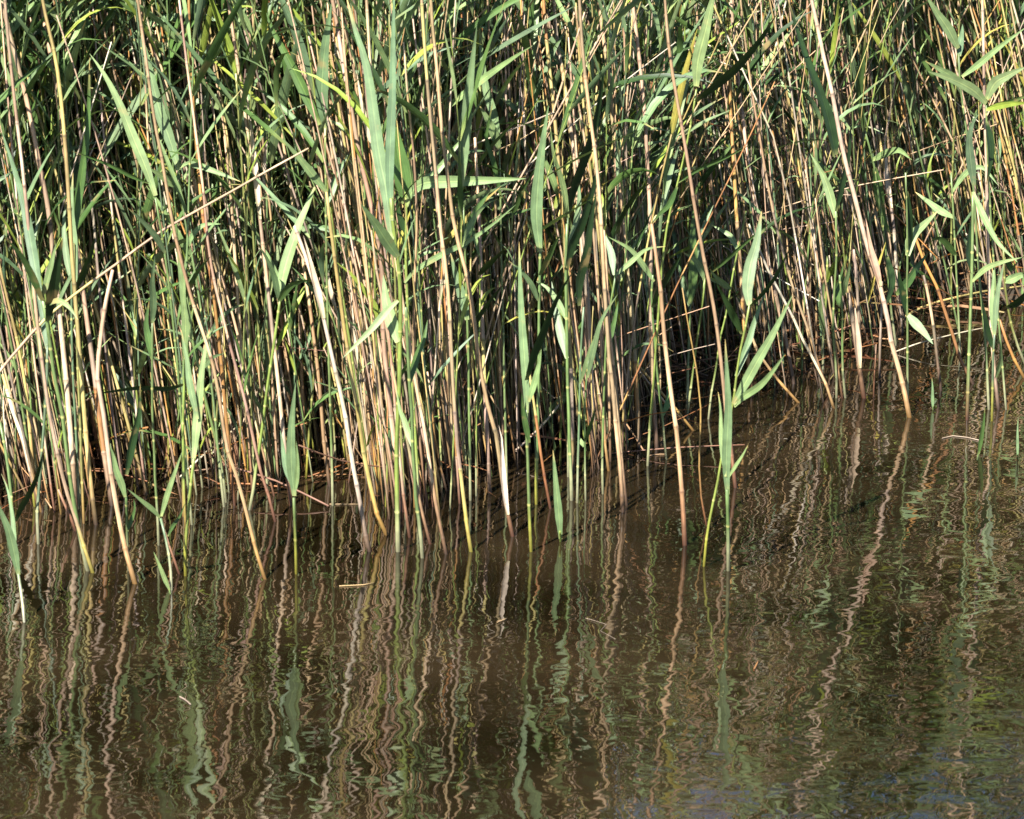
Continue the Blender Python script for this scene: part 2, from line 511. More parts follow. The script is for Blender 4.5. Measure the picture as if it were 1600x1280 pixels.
dry("thick straw-yellow stalk bent outward at its foot, beside the bleached white-topped stalk", "the thick straw-yellow stalk", 8.5, "604,836 597,822 590,806 583,776 575,742 567,700 562,662 554,612 545,560 536,500 528,440 520,380 510,300", 'straw-yellow', 'orange')
dry("pale pink stalk with a dark red foot tucked behind the thick green central reed", None, 6, "640,840 635,805 630,770 626,725 621,680 617,630 612,570 607,520 598,470", 'pinkish', 'red')
dry("thick pinkish stalk running unbroken from the big central reed's foot past the picture top", "the long thick pinkish stalk", 10, "628,800 622,745 616,690 610,640 604,583 599,530 598,470 597,422 590,372 578,312 562,242 549,170 536,100 527,40 519,0 512,-60", 'pinkish', 'red', .12)
dry("long tan stalk with a faintly curved lower half right of the big central reed", None, 7, "697,866 690,832 680,782 672,730 665,680 657,640 648,590 640,540 632,490 624,440 618,400 611,360 603,320 596,260 590,200 580,120 575,40 570,-50", 'tan', 'dark', .1)
dry("tan stalk standing close left of the one with the mustard foot", None, 6, "672,850 664,820 652,765 641,712 633,672 625,640 616,590 608,540 602,500 596,460 588,420 580,360", 'tan', 'red')
dry("smooth tan stalk with a mustard-yellow foot, almost straight from water to picture top", "the mustard-footed tan stalk", 7.5, "736,862 732,838 727,800 720,740 715,700 711,650 708,600 705,540 702,480 697,420 690,370 685,320 680,260 672,180 664,80 659,0 655,-60", 'tan', 'yellow', .1)
dry("tan stalk with peeling white patches near its foot, right of the mustard-footed tan stalk", "the peeling white-patched stalk", 8, "801,838 795,810 788,772 781,722 776,682 766,650 756,605 746,545 739,485 727,420 716,380 706,330 700,280 690,200 684,120 676,40 670,-50", 'tan', 'red', .1, (.04, .2, 'bleached'))
dry("dark reddish stalk between the lone short leaf and the yellow-footed reed", None, 5.5, "860,795 855,770 850,740 843,695 836,640 828,590 822,540 818,480", 'rusty', 'red')
dry("orange-footed thin tan stalk left of the paired wet dark stalks", None, 5.5, "951,736 946,700 944,660 942,600 939,540 936,480 930,400 925,330", 'tan', 'orange')
dry("stout tan stalk with a wet dark foot, left one of a touching pair", "the wet-footed stout pair", 8, "973,800 970,742 966,700 962,660 957,600 952,562 948,500 944,440 941,380 938,320 930,240 918,150 909,60 903,-50", 'tan', 'dark', .1)
dry("slimmer tan stalk with a wet dark foot, right one of a touching pair", None, 5.5, "979,790 974,742 970,700 966,650 962,600 955,540 950,480 948,420 944,360", 'tan', 'dark')
dry("thick tan stalk with a snapped top and dark red foot, forward in open water", "the thick snapped tan stalk", 9.5, "1070,852 1068,805 1065,762 1061,712 1057,672 1052,640 1047,600 1042,562 1036,505 1033,460 1028,420 1022,378 1018,350", 'tan', 'red', .03)
dry("tall pale stalk rising right behind the snapped top of the thick tan stalk", None, 8.5, "1026,700 1022,640 1019,580 1017,500 1017,420 1016,340 1012,260 1006,160 997,75 988,0 982,-60", 'pinkish', 'dark', .12)
dry("straight tan stalk leaning left, ending behind the forked leaf of the lone green reed", "the stalk behind the forked reed", 7.5, "1149,762 1141,690 1134,640 1130,597 1122,525 1111,455 1101,410 1085,320 1076,260 1064,190 1050,110 1042,40 1036,-50", 'tan', 'red', .1)
dry("very thin dark red stalk in front of the stalk behind the forked reed", None, 3.6, "1104,822 1098,790 1093,755 1093,700 1095,642 1090,590 1083,548 1074,500 1066,450", 'rusty', 'red')
dry("long thick pale pink stalk leaning left across the right of the bed, orange foot", "the long pale pink leaning stalk", 9.5, "1421,652 1415,620 1408,590 1400,560 1392,532 1388,500 1380,468 1373,438 1364,410 1355,385 1341,330 1331,290 1320,250 1312,210 1305,170 1297,130 1285,80 1275,30 1268,0 1255,-60", 'pinkish', 'orange', .08, (.3, .45, 'pinkish'))
dry("orange-brown stalk slanting down to the green reed with the pinkish foot", "the orange-brown slanting stalk", 6.5, "1520,600 1508,580 1500,560 1492,535 1485,510 1477,488 1468,460 1460,440 1450,420 1440,400 1430,370 1415,330", 'rusty', 'dark', .05)
dry("stout pink stalk with a ragged snapped top and a dark stained foot", "the ragged-topped pink stalk", 9, "1350,622 1345,592 1340,552 1334,512 1328,482 1325,458", 'pinkish', 'red', .0, (.3, .95, 'pinkish'))
dry("whitish slim stalk leaning far left, meeting the water at a shared foot", "the slim whitish leaning stalk", 5.5, "1303,638 1291,602 1276,570 1263,552 1250,520 1235,488 1220,460 1205,432 1190,400 1170,350", 'bleached', 'orange', .03)
dry("tan slim stalk crossing just behind the slim whitish leaning stalk", None, 5, "1297,612 1286,590 1276,562 1265,522 1250,480 1236,440 1225,400 1212,350 1200,290 1188,220 1176,150 1165,70 1155,-20", 'tan', 'red')
dry("steep left-leaning tan stalk with an orange foot in the gap right of the forked reed", "the steep orange-footed stalk", 5.5, "1247,629 1226,606 1206,582 1190,562 1176,530 1165,500 1150,465", 'tan', 'orange', .02)
dry("bleached cream stalk leaning right, crossing over the feet of other stalks", "the cream stalk leaning right", 8, "957,664 966,642 985,602 996,578 1004,552 1014,525 1024,500", 'bleached', 'orange', .03)
dry("orange-footed thin stalk slanting strongly left beside the cream stalk leaning right", None, 5, "1083,673 1066,650 1049,632 1030,610 1012,588 994,568 975,545", 'straw-yellow', 'orange', .0)
dry("second orange-footed thin stalk slanting strongly left, just under its twin", None, 4, "1078,668 1060,655 1040,630 1020,606 1002,585 985,560", 'pinkish', 'orange', .0)
dry("slender reddish stalk left of the dark-leaved slender green reed", None, 4, "1316,622 1310,580 1303,520 1297,480 1290,440 1282,380 1274,310", 'tan', 'red')
dry("thin upright tan needle with a broken tip right of the ragged-topped pink stalk", None, 2.6, "1365,620 1366,590 1368,560 1369,538", 'tan', 'red', 0)
dry("blackish stalk standing in shade behind the orange-brown slanting stalk", None, 6, "1470,610 1466,575 1462,540 1457,500 1450,460 1443,430", 'grey-brown', 'dark')
dry("dark wet stalk standing upright behind the ragged-topped pink stalk", None, 6, "1346,560 1343,520 1341,480 1338,430 1334,390", 'grey-brown', 'dark')
dry("dark wet slim stalk standing at the edge between the two right-hand pink stalks", None, 5, "1374,590 1375,540 1377,490 1378,440", 'grey-brown', 'dark')
dry("pair-forming rusty stalk slanting to the right edge of the picture", None, 6, "1600,590 1592,575 1580,552 1570,525 1562,500", 'rusty', 'orange', 0)
dry("orange thick stalk standing among tan ones behind the forked reed", "the bright orange stalk", 8, "1175,620 1168,560 1162,500 1158,430 1154,380 1150,320 1146,250 1142,180 1140,120", 'rusty', 'dark')
dry("yellow-orange thick stalk with a purple lower half behind the green fan at the left", "the yellow-orange stalk", 9, "150,820 140,740 132,650 125,560 118,470 112,390 107,300 103,240 97,170 90,110 80,60 66,0 58,-60", 'straw-yellow', 'dark', .1)
dry("wide pinkish-purple stalk arching left beside the yellow-orange stalk", None, 11, "118,800 112,700 104,600 94,500 85,420 76,330 62,260 52,205 40,150 26,95 12,40 0,-10", 'pinkish', 'dark', .1)
dry("broad pale pink stalk, thickest of the top left cluster, leaning left", None, 10, "175,790 160,690 148,590 133,480 122,400 110,320 100,230 90,150 78,80 66,20 60,-50", 'pinkish', 'dark', .2)
dry("white-edged bluish-grey stalk among tan stalks near the top left", None, 6, "195,780 180,680 168,580 158,480 150,390 145,330 130,240 118,150 112,70 110,0", 'grey-brown', 'dark', .2)
dry("tall orange-tan stalk standing nearly upright through the dark green gap at upper left", "the upright orange-tan stalk", 7, "366,790 360,720 352,640 345,560 336,480 325,400 315,320 308,240 303,180 299,100 296,40 294,-50", 'rusty', 'red', .15)
dry("paired tan stalk, left of two crossing ones near the upper left", None, 7, "395,770 390,690 382,600 374,500 367,400 360,300 350,200 342,140 326,80 312,30 300,-40", 'tan', 'red', .15)
dry("rosy stalk with a white sheath running beside the upright orange-tan stalk", None, 8, "455,790 445,700 436,610 425,510 415,420 405,330 395,250 383,180 370,90 358,10 350,-50", 'pinkish', 'red', .15, (.55, .8, 'bleached'))
dry("long tan stalk passing left of the dark grey upright blade", None, 7, "515,760 506,690 500,610 492,540 480,450 468,380 455,300 440,210 428,130 418,60 408,-20", 'tan', 'dark', .15)
dry("slim orange-tan stalk directly right of the dark grey upright blade", None, 6, "652,740 650,650 648,560 640,470 632,400 622,330 614,260 606,190 600,110 592,40 586,-40", 'tan', 'dark', .2)
dry("pale smooth stalk crossing in front of the long horizontal leaf", "the leaf-crossing pale stalk", 7, "712,760 706,680 702,600 698,520 694,440 690,370 684,290 678,210 668,130 662,60 656,-40", 'tan', 'dark', -.15)
dry("lilac-pink stalk with a snapped top at mid height, behind the horizontal leaf tip", None, 8, "765,770 762,700 758,620 755,540 752,460 750,380 746,290 742,215", 'pinkish', 'dark', .1)
dry("stout straw stalk with an orange split, third from the broad pale upright leaf", None, 8, "895,740 894,660 892,580 888,500 884,420 878,330 870,220 860,120 852,40 846,-50", 'straw-yellow', 'dark', .2)
dry("stout pale stalk in the thick pink bunch near the top middle", None, 9, "930,730 926,640 922,550 918,460 910,360 898,250 882,130 870,60 862,-40", 'pinkish', 'dark', .2)
dry("thick tan stalk leading up past the withered twisted leaf", None, 9, "998,700 994,600 988,500 978,400 968,300 958,200 950,110 940,40 932,-50", 'tan', 'dark', .2)
dry("pale stalk right of the broad shining leaf, leaning left under the long dark blade", None, 8, "1240,600 1225,520 1205,430 1185,340 1170,260 1160,180 1152,110 1145,40 1140,-50", 'pinkish', 'dark', .2)
dry("stout white-pink stalk carrying a pale node at the top right", "the white-pink top right stalk", 7, "1560,640 1552,560 1546,460 1543,360 1541,250 1538,160 1537,80 1535,0 1534,-60", 'pinkish', 'dark', .1)
dry("bleached crumpled stalk lying back among the right-hand leaves", None, 7, "1410,520 1402,440 1395,340 1385,290 1378,240 1370,195", 'bleached', 'dark', .2, (.6, .95, 'bleached'))

# green reeds: label, landmark, width, stem path, leaves (width, path, tone, depth drift)
green("green reed fanning dark and pale blades at the far left, beside a bright yellow foot", "the green fan at the left", 8, "137,892 126,842 113,772 104,702 96,640 85,590 76,520 67,470", [
  (15, "64,468 56,420 47,370 38,320 24,270 3,205", 'blue', .12), (13, "74,502 80,465 88,420 98,372", 'dark', -.06), (10, "66,470 50,430 30,395 6,370", 'mid', -.1),
  (10, "66,462 74,440 82,405 88,380", 'light', -.03), (8, "70,480 90,470 108,480 122,500", 'light', -.06)], 'green', 'pale')
green("leftmost green reed with one long blade falling to the water, foot nearest the viewer", None, 6, "38,972 35,940 29,900 24,870", [
  (13, "29,898 22,862 14,830 5,808 -12,770", 'sage', -.05), (7, "24,872 20,810 12,765 2,740", 'sage', .05)], 'blue', 'pale')
green("green reed crossed by a dark blade, in the left corner cluster of thin stems", None, 6, "22,852 20,810 18,780 14,742 8,700 0,660", [
  (10, "24,815 34,790 48,765 60,735 68,700", 'dark', -.04)], 'green', 'orange')
green("bluish thin bare reed rising from the dark mud, left of the twin reeds", None, 6, "60,850 58,802 62,752 66,702 69,660 73,600 74,540", [(9, "73,545 68,500 60,460 58,430", 'blue')], 'blue', 'pale')
green("left of the twin straight green reeds, the bluer one", "the green twin reeds", 5, "123,795 122,752 120,702 117,642 114,582 112,520 112,440 110,360", [(11, "112,400 118,340 128,270 137,200 140,90", 'mid', .1), (9, "112,440 104,400 100,350 104,310", 'sage')], 'blue', 'pale')
green("right of the twin straight green reeds, with a rusty foot", None, 5, "131,818 129,772 127,722 125,652 122,592 120,520 118,450 115,380", [(13, "117,450 116,390 112,330 114,270", 'sage', .05), (9, "118,452 128,430 140,400 148,370", 'dark')], 'olive', 'orange')
green("slim green reed with one broad bright blade held low above open water", "the low bright blade", 5, "201,892 199,842 198,800 197,775", [
  (10, "196,777 190,755 182,735 177,712 171,695", 'light', -.03), (10, "197,742 202,712 208,682 216,650 219,600", 'dark', .05), (6, "199,830 205,812 210,795 209,780", 'mid', .02)], 'green', 'pale')
green("tiny bright leaf poking out of open water below the V-shaped leaf plant", None, 3, "265,923 264,918", [(7, "265,922 258,905 250,885 240,862", 'light', -.02)], 'green', None)
green("reed with two bright leaves spread in a V just above open water", "the V-shaped leaf plant", 5, "268,922 266,882 259,842 251,810", [
  (7, "250,809 237,795 222,783 199,764", 'light', -.05), (8, "252,807 261,775 272,742 285,705", 'light', -.03), (5, "262,838 270,822 280,808 290,785", 'mid')], 'blue', 'pale')
green("thin upright green reed passing behind the V-shaped leaf plant", None, 5, "248,852 246,802 242,742 241,702 238,642 238,562 238,500", [(10, "238,562 232,530 228,505 233,470", 'mid'), (10, "238,505 240,470 238,440 242,400", 'sage')], 'green', 'pale')
green("green reed with a yellow foot bending left then carrying one wide sunlit blade", "the yellow-footed green pair", 6, "290,900 289,870 292,822 297,770 300,742 303,716", [
  (13, "303,716 306,682 310,642 315,585 321,545 327,515", 'light', .03), (10, "309,655 297,600 292,560 283,515", 'sage', .03)], 'lime', 'yellow')
green("straight lime-green reed forming the left half of the yellow-footed pair", None, 5, "291,830 288,788 287,740 286,662 288,602 289,560 288,500 286,440", [
  (11, "288,560 290,510 287,460 290,400", 'light'), (10, "286,600 262,606 215,605 140,617", 'dark', .04), (7, "287,470 300,440 312,420 330,400", 'mid')], 'lime', 'orange')
green("leaning green reed between the yellow-footed pair and the lone left-leaning tan stalk", None, 5.5, "353,785 350,755 341,702 331,662 322,628 312,580 300,530 290,490", [(12, "300,530 290,480 283,430 276,380", 'light'), (8, "312,580 330,560 350,552", 'sage')], 'green', 'pale')
green("tall lime reed leaning right and ending in one broad sunlit sword of a blade", "the right-leaning sword reed", 6, "390,797 395,772 400,732 405,702 412,652 418,602 426,552 432,510 438,465", [
  (16, "437,468 444,425 455,388 468,350 482,318 498,278", 'light', .05), (10, "435,472 450,450 468,440 490,437", 'mid', -.04), (9, "436,470 428,430 415,400 402,382", 'sage')], 'lime', 'pale')
green("lone upright green reed with folded blades rising from open water on a thin foot", "the lone folded-blade reed", 5.5, "463,897 462,852 460,802 459,778", [
  (14, "460,775 456,735 455,695 457,650 462,598", 'sage', -.03), (9, "457,760 446,725 441,690 438,672", 'blue', .02), (7, "461,770 464,745 465,720 463,690", 'light', -.04)], 'green', 'yellow')
green("thickest green reed of the picture centre, its pale foot ringed by dark red rootlets", "the big central reed", 9, "622,862 621,802 620,742 620,692 622,642 624,602 625,542 626,480 624,430 619,390 613,340 611,310", [
  (13, "612,345 609,280 610,220 613,150 614,80 616,-30", 'blue', .05), (18, "612,375 604,300 592,240 583,170 572,100 553,40 540,-10", 'sage', .12), (17, "622,402 605,378 588,352 563,318", 'light', -.08),
  (18, "622,535 612,500 604,470 599,430", 'light', .04), (10, "622,470 605,485 580,515 535,560", 'light', -.06)], 'lime', 'pale')
green("tall reed beside the centre whose long leaf lies out horizontally to the right", "the reed with the horizontal leaf", 6, "655,800 650,700 645,620 640,540 636,460 634,400 635,330 634,300", [
  (27, "634,318 629,275 622,240 617,205 613,180", 'mid', .03), (17, "636,322 645,298 664,286 700,284 758,282 822,279", 'light', -.12), (10, "637,318 655,292 685,265 708,235 738,200", 'light', .06),
  (8, "632,442 650,422 690,398 730,378 768,352 806,320", 'light', -.1), (8, "636,370 628,350 622,330 620,300", 'dark')], 'lime', 'pale')
green("green reed with a pale swollen foot right of the big central reed", None, 7, "660,872 656,822 650,782 648,742 645,702 644,652 640,602 637,540 634,480", [(9, "645,700 633,660 625,640 620,610", 'light'), (9, "640,600 650,560 662,530 668,500", 'mid')], 'green', 'pale')
green("slender bare green stem beside the mustard-footed tan stalk", None, 5, "735,782 734,702 733,642 732,562 730,502 728,432 726,382 724,320", [(14, "730,500 724,470 713,430 704,395", 'sage', .02), (8, "732,530 745,500 765,470 795,435", 'dark', -.04), (11, "725,390 735,350 750,320 770,290", 'mid')], 'green', 'pale')
green("threadlike green reed standing close right of that slender bare stem", None, 3.5, "744,775 744,702 745,652 747,600 748,540 750,480 750,400", [(9, "748,430 760,415 778,398 795,385", 'dark'), (6, "749,400 742,370 735,350 720,335", 'light'), (6, "750,480 758,462 768,452 775,450", 'lime')], 'lime', 'pale')
green("yellow-footed green reed with one narrow blade straight up and one dark blade crossing right", "the yellow-footed straight reed", 6, "830,862 828,822 826,772 825,722 823,680 823,640", [
  (12, "823,645 821,580 816,510 813,445 811,378", 'sage', .03), (12, "822,594 834,552 850,512 864,478 878,450 897,422", 'dark', -.06), (9, "826,628 835,598 842,570 846,545", 'light', -.02), (8, "827,692 821,664 817,640 815,615", 'mid', -.02)], 'green', 'yellow')
green("tall green reed topped by one broad pale upright leaf shaped like a spearhead", "the broad spearhead leaf", 6, "838,788 838,742 840,682 841,622 842,562 842,502 843,442 844,392", [
  (17, "844,394 839,345 840,300 846,240 857,165", 'sage', -.05), (8, "841,470 830,445 815,425 795,408", 'sage'), (8, "843,430 858,400 870,375 880,365", 'mid')], 'green', 'yellow')
green("solitary short leaf standing straight out of open water like a knife", "the knife-like solitary leaf", 4, "876,846 875,830", [(11, "876,842 873,800 870,770 867,735 864,703", 'sage', -.02)], 'lime', None)
green("stout green reed, leftmost of the clump of three right of the knife-like solitary leaf", "the clump of three green reeds", 6.5, "893,782 892,732 890,702 889,652 887,602 886,542 885,480 884,420 886,350", [
  (13, "885,422 893,385 908,352 925,300 935,250", 'dark', .05), (12, "886,560 876,520 868,480 862,440", 'sage'), (9, "886,500 870,470 855,450 838,440", 'light')], 'green', 'pale')
green("middle reed of the clump of three green reeds", None, 4.5, "902,786 903,722 905,662 906,602 908,540 912,480", [(12, "905,478 905,440 916,395 924,340 932,300", 'dark', .03), (6, "906,600 915,570 922,545 932,520", 'light')], 'blue', 'pale')
green("thinnest and rightmost reed of the clump of three green reeds", None, 3.6, "915,782 914,722 914,692 913,642 916,600 920,560", [(7, "914,690 922,665 927,650 929,635", 'mid'), (6, "914,700 909,692 905,685 903,672", 'light'), (8, "918,590 928,545 940,500 965,460", 'sage')], 'green', 'pale')
green("white folded leaf slanting right over the clump of three green reeds", None, 4, "852,700 856,680 861,660", [(12, "845,668 858,648 878,625 905,598 945,555", 'light', -.05)], 'olive', None)
green("slim green reed left of the wet-footed stout pair", None, 4.5, "942,772 941,722 942,682 943,642 945,582 948,520 955,470 962,430", [(10, "960,430 955,395 945,370 940,350", 'sage'), (9, "947,560 952,530 960,500 966,470", 'mid'), (7, "962,430 985,410 1010,390 1040,385", 'light')], 'green', 'pale')
green("green stem right beside the wet-footed stout pair, slightly thicker", None, 5.5, "951,690 950,650 951,610 953,560 958,500 966,440", [(9, "966,440 985,400 1005,365 1030,330", 'light', .04), (10, "955,530 948,490 945,450 950,410", 'sage')], 'green', 'pale')
green("lone slender green stem with a drooping dark leaf, left of the thick snapped tan stalk", None, 4.6, "1041,718 1038,690 1035,652 1030,612 1025,562 1022,520 1018,470 1020,430", [(8, "1035,650 1043,630 1045,610 1042,585", 'mid'), (10, "1019,480 1032,450 1048,425 1066,395", 'dark', -.03), (8, "1022,440 1005,415 985,390 950,370", 'light', -.04)], 'green', 'pale')
green("green reed right of the thick snapped tan stalk bearing one wide upright blade", None, 5.5, "1074,642 1074,602 1075,562 1077,512 1078,475", [(13, "1078,476 1082,440 1084,400 1082,360 1085,320", 'mid', .04), (9, "1078,480 1070,450 1062,420 1050,400", 'sage')], 'green', 'pale')
green("green reed leaning right whose thin blade crosses up toward the shining leaf", "the thin-bladed leaning reed", 4.6, "1073,655 1080,602 1085,560 1092,510 1099,462 1101,438", [
  (9, "1100,436 1092,415 1082,403 1066,394", 'light', -.03), (6, "1103,432 1130,410 1170,375 1212,342", 'mid', -.06), (9, "1100,438 1095,400 1098,360 1115,320", 'sage', .05), (5, "1103,434 1120,440 1135,452 1142,455", 'light')], 'lime', 'pale')
green("lone green reed in open water with a white-green foot and two joined upright blades", "the lone white-footed reed", 7, "1138,892 1138,842 1137,792 1136,765", [
  (13, "1137,772 1135,732 1136,690 1138,640 1136,590 1133,530", 'sage', -.03), (8, "1134,745 1130,710 1127,680 1126,640 1122,612", 'light', .02), (5, "1139,745 1150,727 1160,712 1169,695", 'light', -.02)], 'green', 'pale')
green("reed on a golden foot leaning right and forking into two long bright leaves", "the forked reed", 5, "1100,885 1104,842 1111,800 1118,770 1125,732 1131,692 1138,660 1146,632 1150,592 1158,542 1166,505 1171,476", [
  (14, "1146,632 1163,602 1186,560 1208,522 1238,462", 'light', -.06), (10, "1147,635 1162,620 1188,602 1206,582 1227,553", 'light', -.08), (17, "1171,477 1168,450 1173,412 1182,380 1190,330", 'sage', .05), (8, "1172,478 1190,460 1212,430 1242,372", 'dark', -.05),
  (10, "1150,588 1168,540 1178,505 1196,455", 'sage', .06)], 'lime', 'yellow')
green("green stem with a dark curved leaf left of the forked reed", None, 4, "1107,655 1112,612 1120,570 1125,530 1136,485 1143,440 1153,390 1166,330", [(11, "1160,522 1150,500 1135,470 1118,440", 'dark', -.03), (8, "1153,392 1142,370 1128,360 1112,352", 'light', .03), (7, "1143,452 1130,442 1118,432 1108,420", 'light')], 'lime', 'pale')
green("yellow-footed thin green stem right of the steep orange-footed stalk", None, 4.4, "1286,577 1286,532 1290,480 1292,440 1293,400", [(9, "1287,520 1284,490 1285,460 1290,430", 'light'), (8, "1292,440 1300,420 1310,405 1320,395", 'lime')], 'lime', 'pale')
green("green slim stem just right of the slim whitish leaning stalk's foot", None, 4.6, "1307,622 1307,582 1303,542 1302,502 1304,450 1307,400 1306,330", [(13, "1303,245 1294,195 1278,140 1252,70 1228,-10", 'dark', .06), (15, "1306,242 1298,200 1286,155 1270,115", 'dark', .02), (9, "1306,330 1315,290 1325,245 1330,190", 'dark', .05), (12, "1306,340 1296,300 1284,270 1266,240", 'light', .03)], 'green', 'pale')
green("dark-leaved slender green reed with a small sunlit blade", None, 4.4, "1321,622 1317,582 1316,522 1316,482 1312,430", [(7, "1318,462 1322,440 1326,425 1328,407", 'light'), (9, "1312,480 1308,460 1312,440 1318,410", 'mid')], 'green', 'pale')
green("upright green reed with long crossing leaves beside the long pale pink leaning stalk", "the crossing-leaved reed", 4.5, "1418,642 1418,602 1418,552 1418,502 1417,452 1418,400 1417,340 1415,270", [
  (13, "1419,492 1430,505 1444,520 1458,538", 'sage', -.06), (9, "1417,492 1410,462 1405,438 1403,415", 'dark', -.03), (13, "1400,460 1418,440 1435,415 1450,395", 'mid', .1), (12, "1416,300 1420,360 1425,410 1440,430", 'dark', .05), (14, "1418,400 1425,370 1445,350 1465,330", 'light', .08)], 'green', 'pale')
green("straight green reed with a pinkish foot and a blue-grey hanging blade high up", "the pink-footed reed", 6.5, "1511,656 1512,622 1514,562 1516,502 1518,442 1519,400 1520,350 1520,300", [
  (13, "1522,290 1517,250 1515,215 1521,190 1530,178", 'blue', -.06), (12, "1519,428 1514,400 1516,370 1520,330", 'dark'), (9, "1520,300 1540,345 1560,380 1590,410", 'light', -.06), (8, "1519,440 1540,420 1565,410 1598,402", 'light', -.06)], 'green', 'red')
green("slim green reed near the right edge with three upright blades over a yellowish foot", None, 4.6, "1550,658 1551,602 1552,552 1554,522", [
  (8, "1554,524 1556,480 1562,440 1571,402", 'sage', .02), (7, "1553,524 1550,480 1552,440 1553,405", 'light', .04), (10, "1552,545 1543,522 1537,492 1533,462", 'dark', -.03), (6, "1556,590 1562,570 1564,555 1562,530", 'light')], 'blue', 'yellow')
green("curved green stem at the right edge leaning left under broad leaves", None, 4.6, "1602,570 1590,540 1581,510 1574,475 1570,440 1568,390", [(12, "1572,480 1585,475 1600,462 1615,445", 'dark', -.03), (12, "1570,440 1582,436 1596,430 1612,432", 'light', -.04), (8, "1568,400 1580,420 1590,408 1604,398", 'mid')], 'olive', 'pale')
green("small dark leaf standing out of the water right of the pink-footed reed", None, 3, "1528,712 1529,706", [(7, "1529,710 1532,690 1536,665 1539,635", 'mid', .0)], 'green', None)
green("thin pale spike of leaf standing in open water left of the pink-footed reed", None, 2.6, "1458,640 1458,634", [(4.5, "1458,640 1457,620 1457,605 1456,590", 'sage', .0)], 'green', None)
green("hairline green spike in open water near the right edge", None, 2.4, "1590,716 1590,710", [(4, "1590,716 1590,690 1590,670 1591,652", 'sage', .0)], 'green', None)
green("reed high at upper left with one broad grey-green blade tapering to the picture top", "the broad grey-green blade", 5, "350,792 342,720 335,640 325,560 312,470 300,400 290,352 284,310 279,268", [
  (17, "279,266 268,225 252,180 241,140 228,85 210,22", 'sage', .05), (12, "283,291 268,285 252,275 232,262", 'light', -.05), (9, "281,262 296,256 330,266 376,284", 'light', -.07), (8, "296,385 300,370 318,352 345,350", 'light', -.04)], 'green', 'pale')
green("reed at upper left with a long bright blade sloping down to the right", None, 5, "300,820 292,740 284,660 278,580 268,480 258,400 250,350 243,310", [
  (14, "243,306 228,262 208,215 188,165 164,118 140,84", 'light', .06), (6, "232,286 205,275 165,255 112,236", 'mid', -.05), (9, "258,395 240,365 222,345 200,325", 'sage')], 'green', 'pale')
green("dark grey upright blade near the top, left of the long thick pinkish stalk", "the dark grey upright blade", 5, "520,790 518,700 515,600 512,500 510,400 509,300 508,200", [
  (18, "508,200 503,150 506,90 512,45 518,5", 'sage', -.05), (15, "500,195 482,155 455,100 428,50 416,20", 'mid', .05), (11, "510,300 490,275 470,250 440,215", 'light', -.04), (10, "510,320 518,300 528,270 545,240", 'sage')], 'green', 'pale')
green("reed behind the horizontal leaf with twin light blades low and a tall blade above", None, 4.6, "792,760 790,680 788,600 786,500 783,400 782,300 780,232", [
  (13, "780,232 768,200 758,180 749,165", 'light', -.03), (12, "781,225 772,180 758,130 748,30", 'sage', .04), (8, "782,300 800,330 815,300 838,260", 'mid'), (7, "783,310 770,250 760,215 770,160", 'mid')], 'green', 'pale')
green("tall lime reed with a broad shining leaf curving up to the picture top", "the broad shining leaf", 5, "1012,728 1016,660 1022,590 1028,500 1036,400 1046,335 1058,290 1072,230 1082,180 1088,140", [
  (17, "1088,135 1091,95 1102,50 1112,5 1122,-30", 'light', -.04), (14, "1087,158 1115,135 1150,105 1185,65 1215,20", 'dark', -.08), (8, "1058,292 1045,320 1030,335 1020,350", 'mid'), (6, "1060,285 1090,265 1130,248 1175,225", 'mid')], 'lime', 'pale')
green("reed with long dark blade curving up right, near the spearhead leaf", None, 5, "888,745 888,650 887,560 886,480 886,400 887,340", [
  (13, "886,340 897,290 915,240 932,180 946,90", 'dark', -.06), (8, "888,340 880,290 865,240 860,200", 'light'), (9, "886,390 900,350 905,310 902,270", 'sage')], 'green', 'pale')
green("broad-leaved reed at the top right with two pale leaves spread like wings", "the winged top right reed", 5, "1545,640 1540,540 1530,430 1524,340 1518,260 1508,190 1500,130 1498,85", [
  (14, "1497,76 1482,46 1464,20 1446,-8", 'light', -.05), (9, "1503,120 1530,100 1560,75 1604,42", 'light', -.06), (10, "1504,128 1482,116 1464,106 1446,96", 'light', -.05), (10, "1499,88 1500,70 1503,52 1504,38", 'blue')], 'green', 'pale')
green("pale leaves spreading flat both ways from the white-pink top right stalk", None, 4, "1572,640 1562,520 1552,400 1546,300 1542,220 1541,165", [
  (15, "1541,162 1522,142 1492,126 1450,112", 'light', -.08), (15, "1542,155 1555,130 1575,118 1604,104", 'light', -.06), (7, "1542,168 1565,162 1590,155 1620,142", 'mid', -.06), (9, "1541,172 1560,166 1585,162 1615,160", 'lime', -.08), (11, "1541,190 1546,220 1547,250 1541,290", 'dark', -.04)], 'green', 'pale')
green("reed with two dark drooping leaves right of the ragged-topped pink stalk", None, 4.6, "1400,540 1392,480 1385,400 1376,330 1366,260 1350,200", [(11, "1385,400 1392,440 1385,470 1375,490", 'dark'), (14, "1366,262 1372,300 1380,340 1392,370", 'mid'), (10, "1350,205 1342,150 1348,100 1352,50", 'mid'), (11, "1364,250 1385,240 1405,235 1425,250", 'light')], 'green', 'pale')
green("green reed arching one pale leaf over the far right leaves", None, 4, "1500,560 1498,500 1494,420 1490,340 1486,270", [(10, "1490,340 1470,330 1450,315 1430,300", 'light'), (8, "1488,300 1510,270 1535,262 1560,290", 'light', -.05), (9, "1494,400 1478,380 1465,372 1450,380", 'mid')], 'green', 'pale')

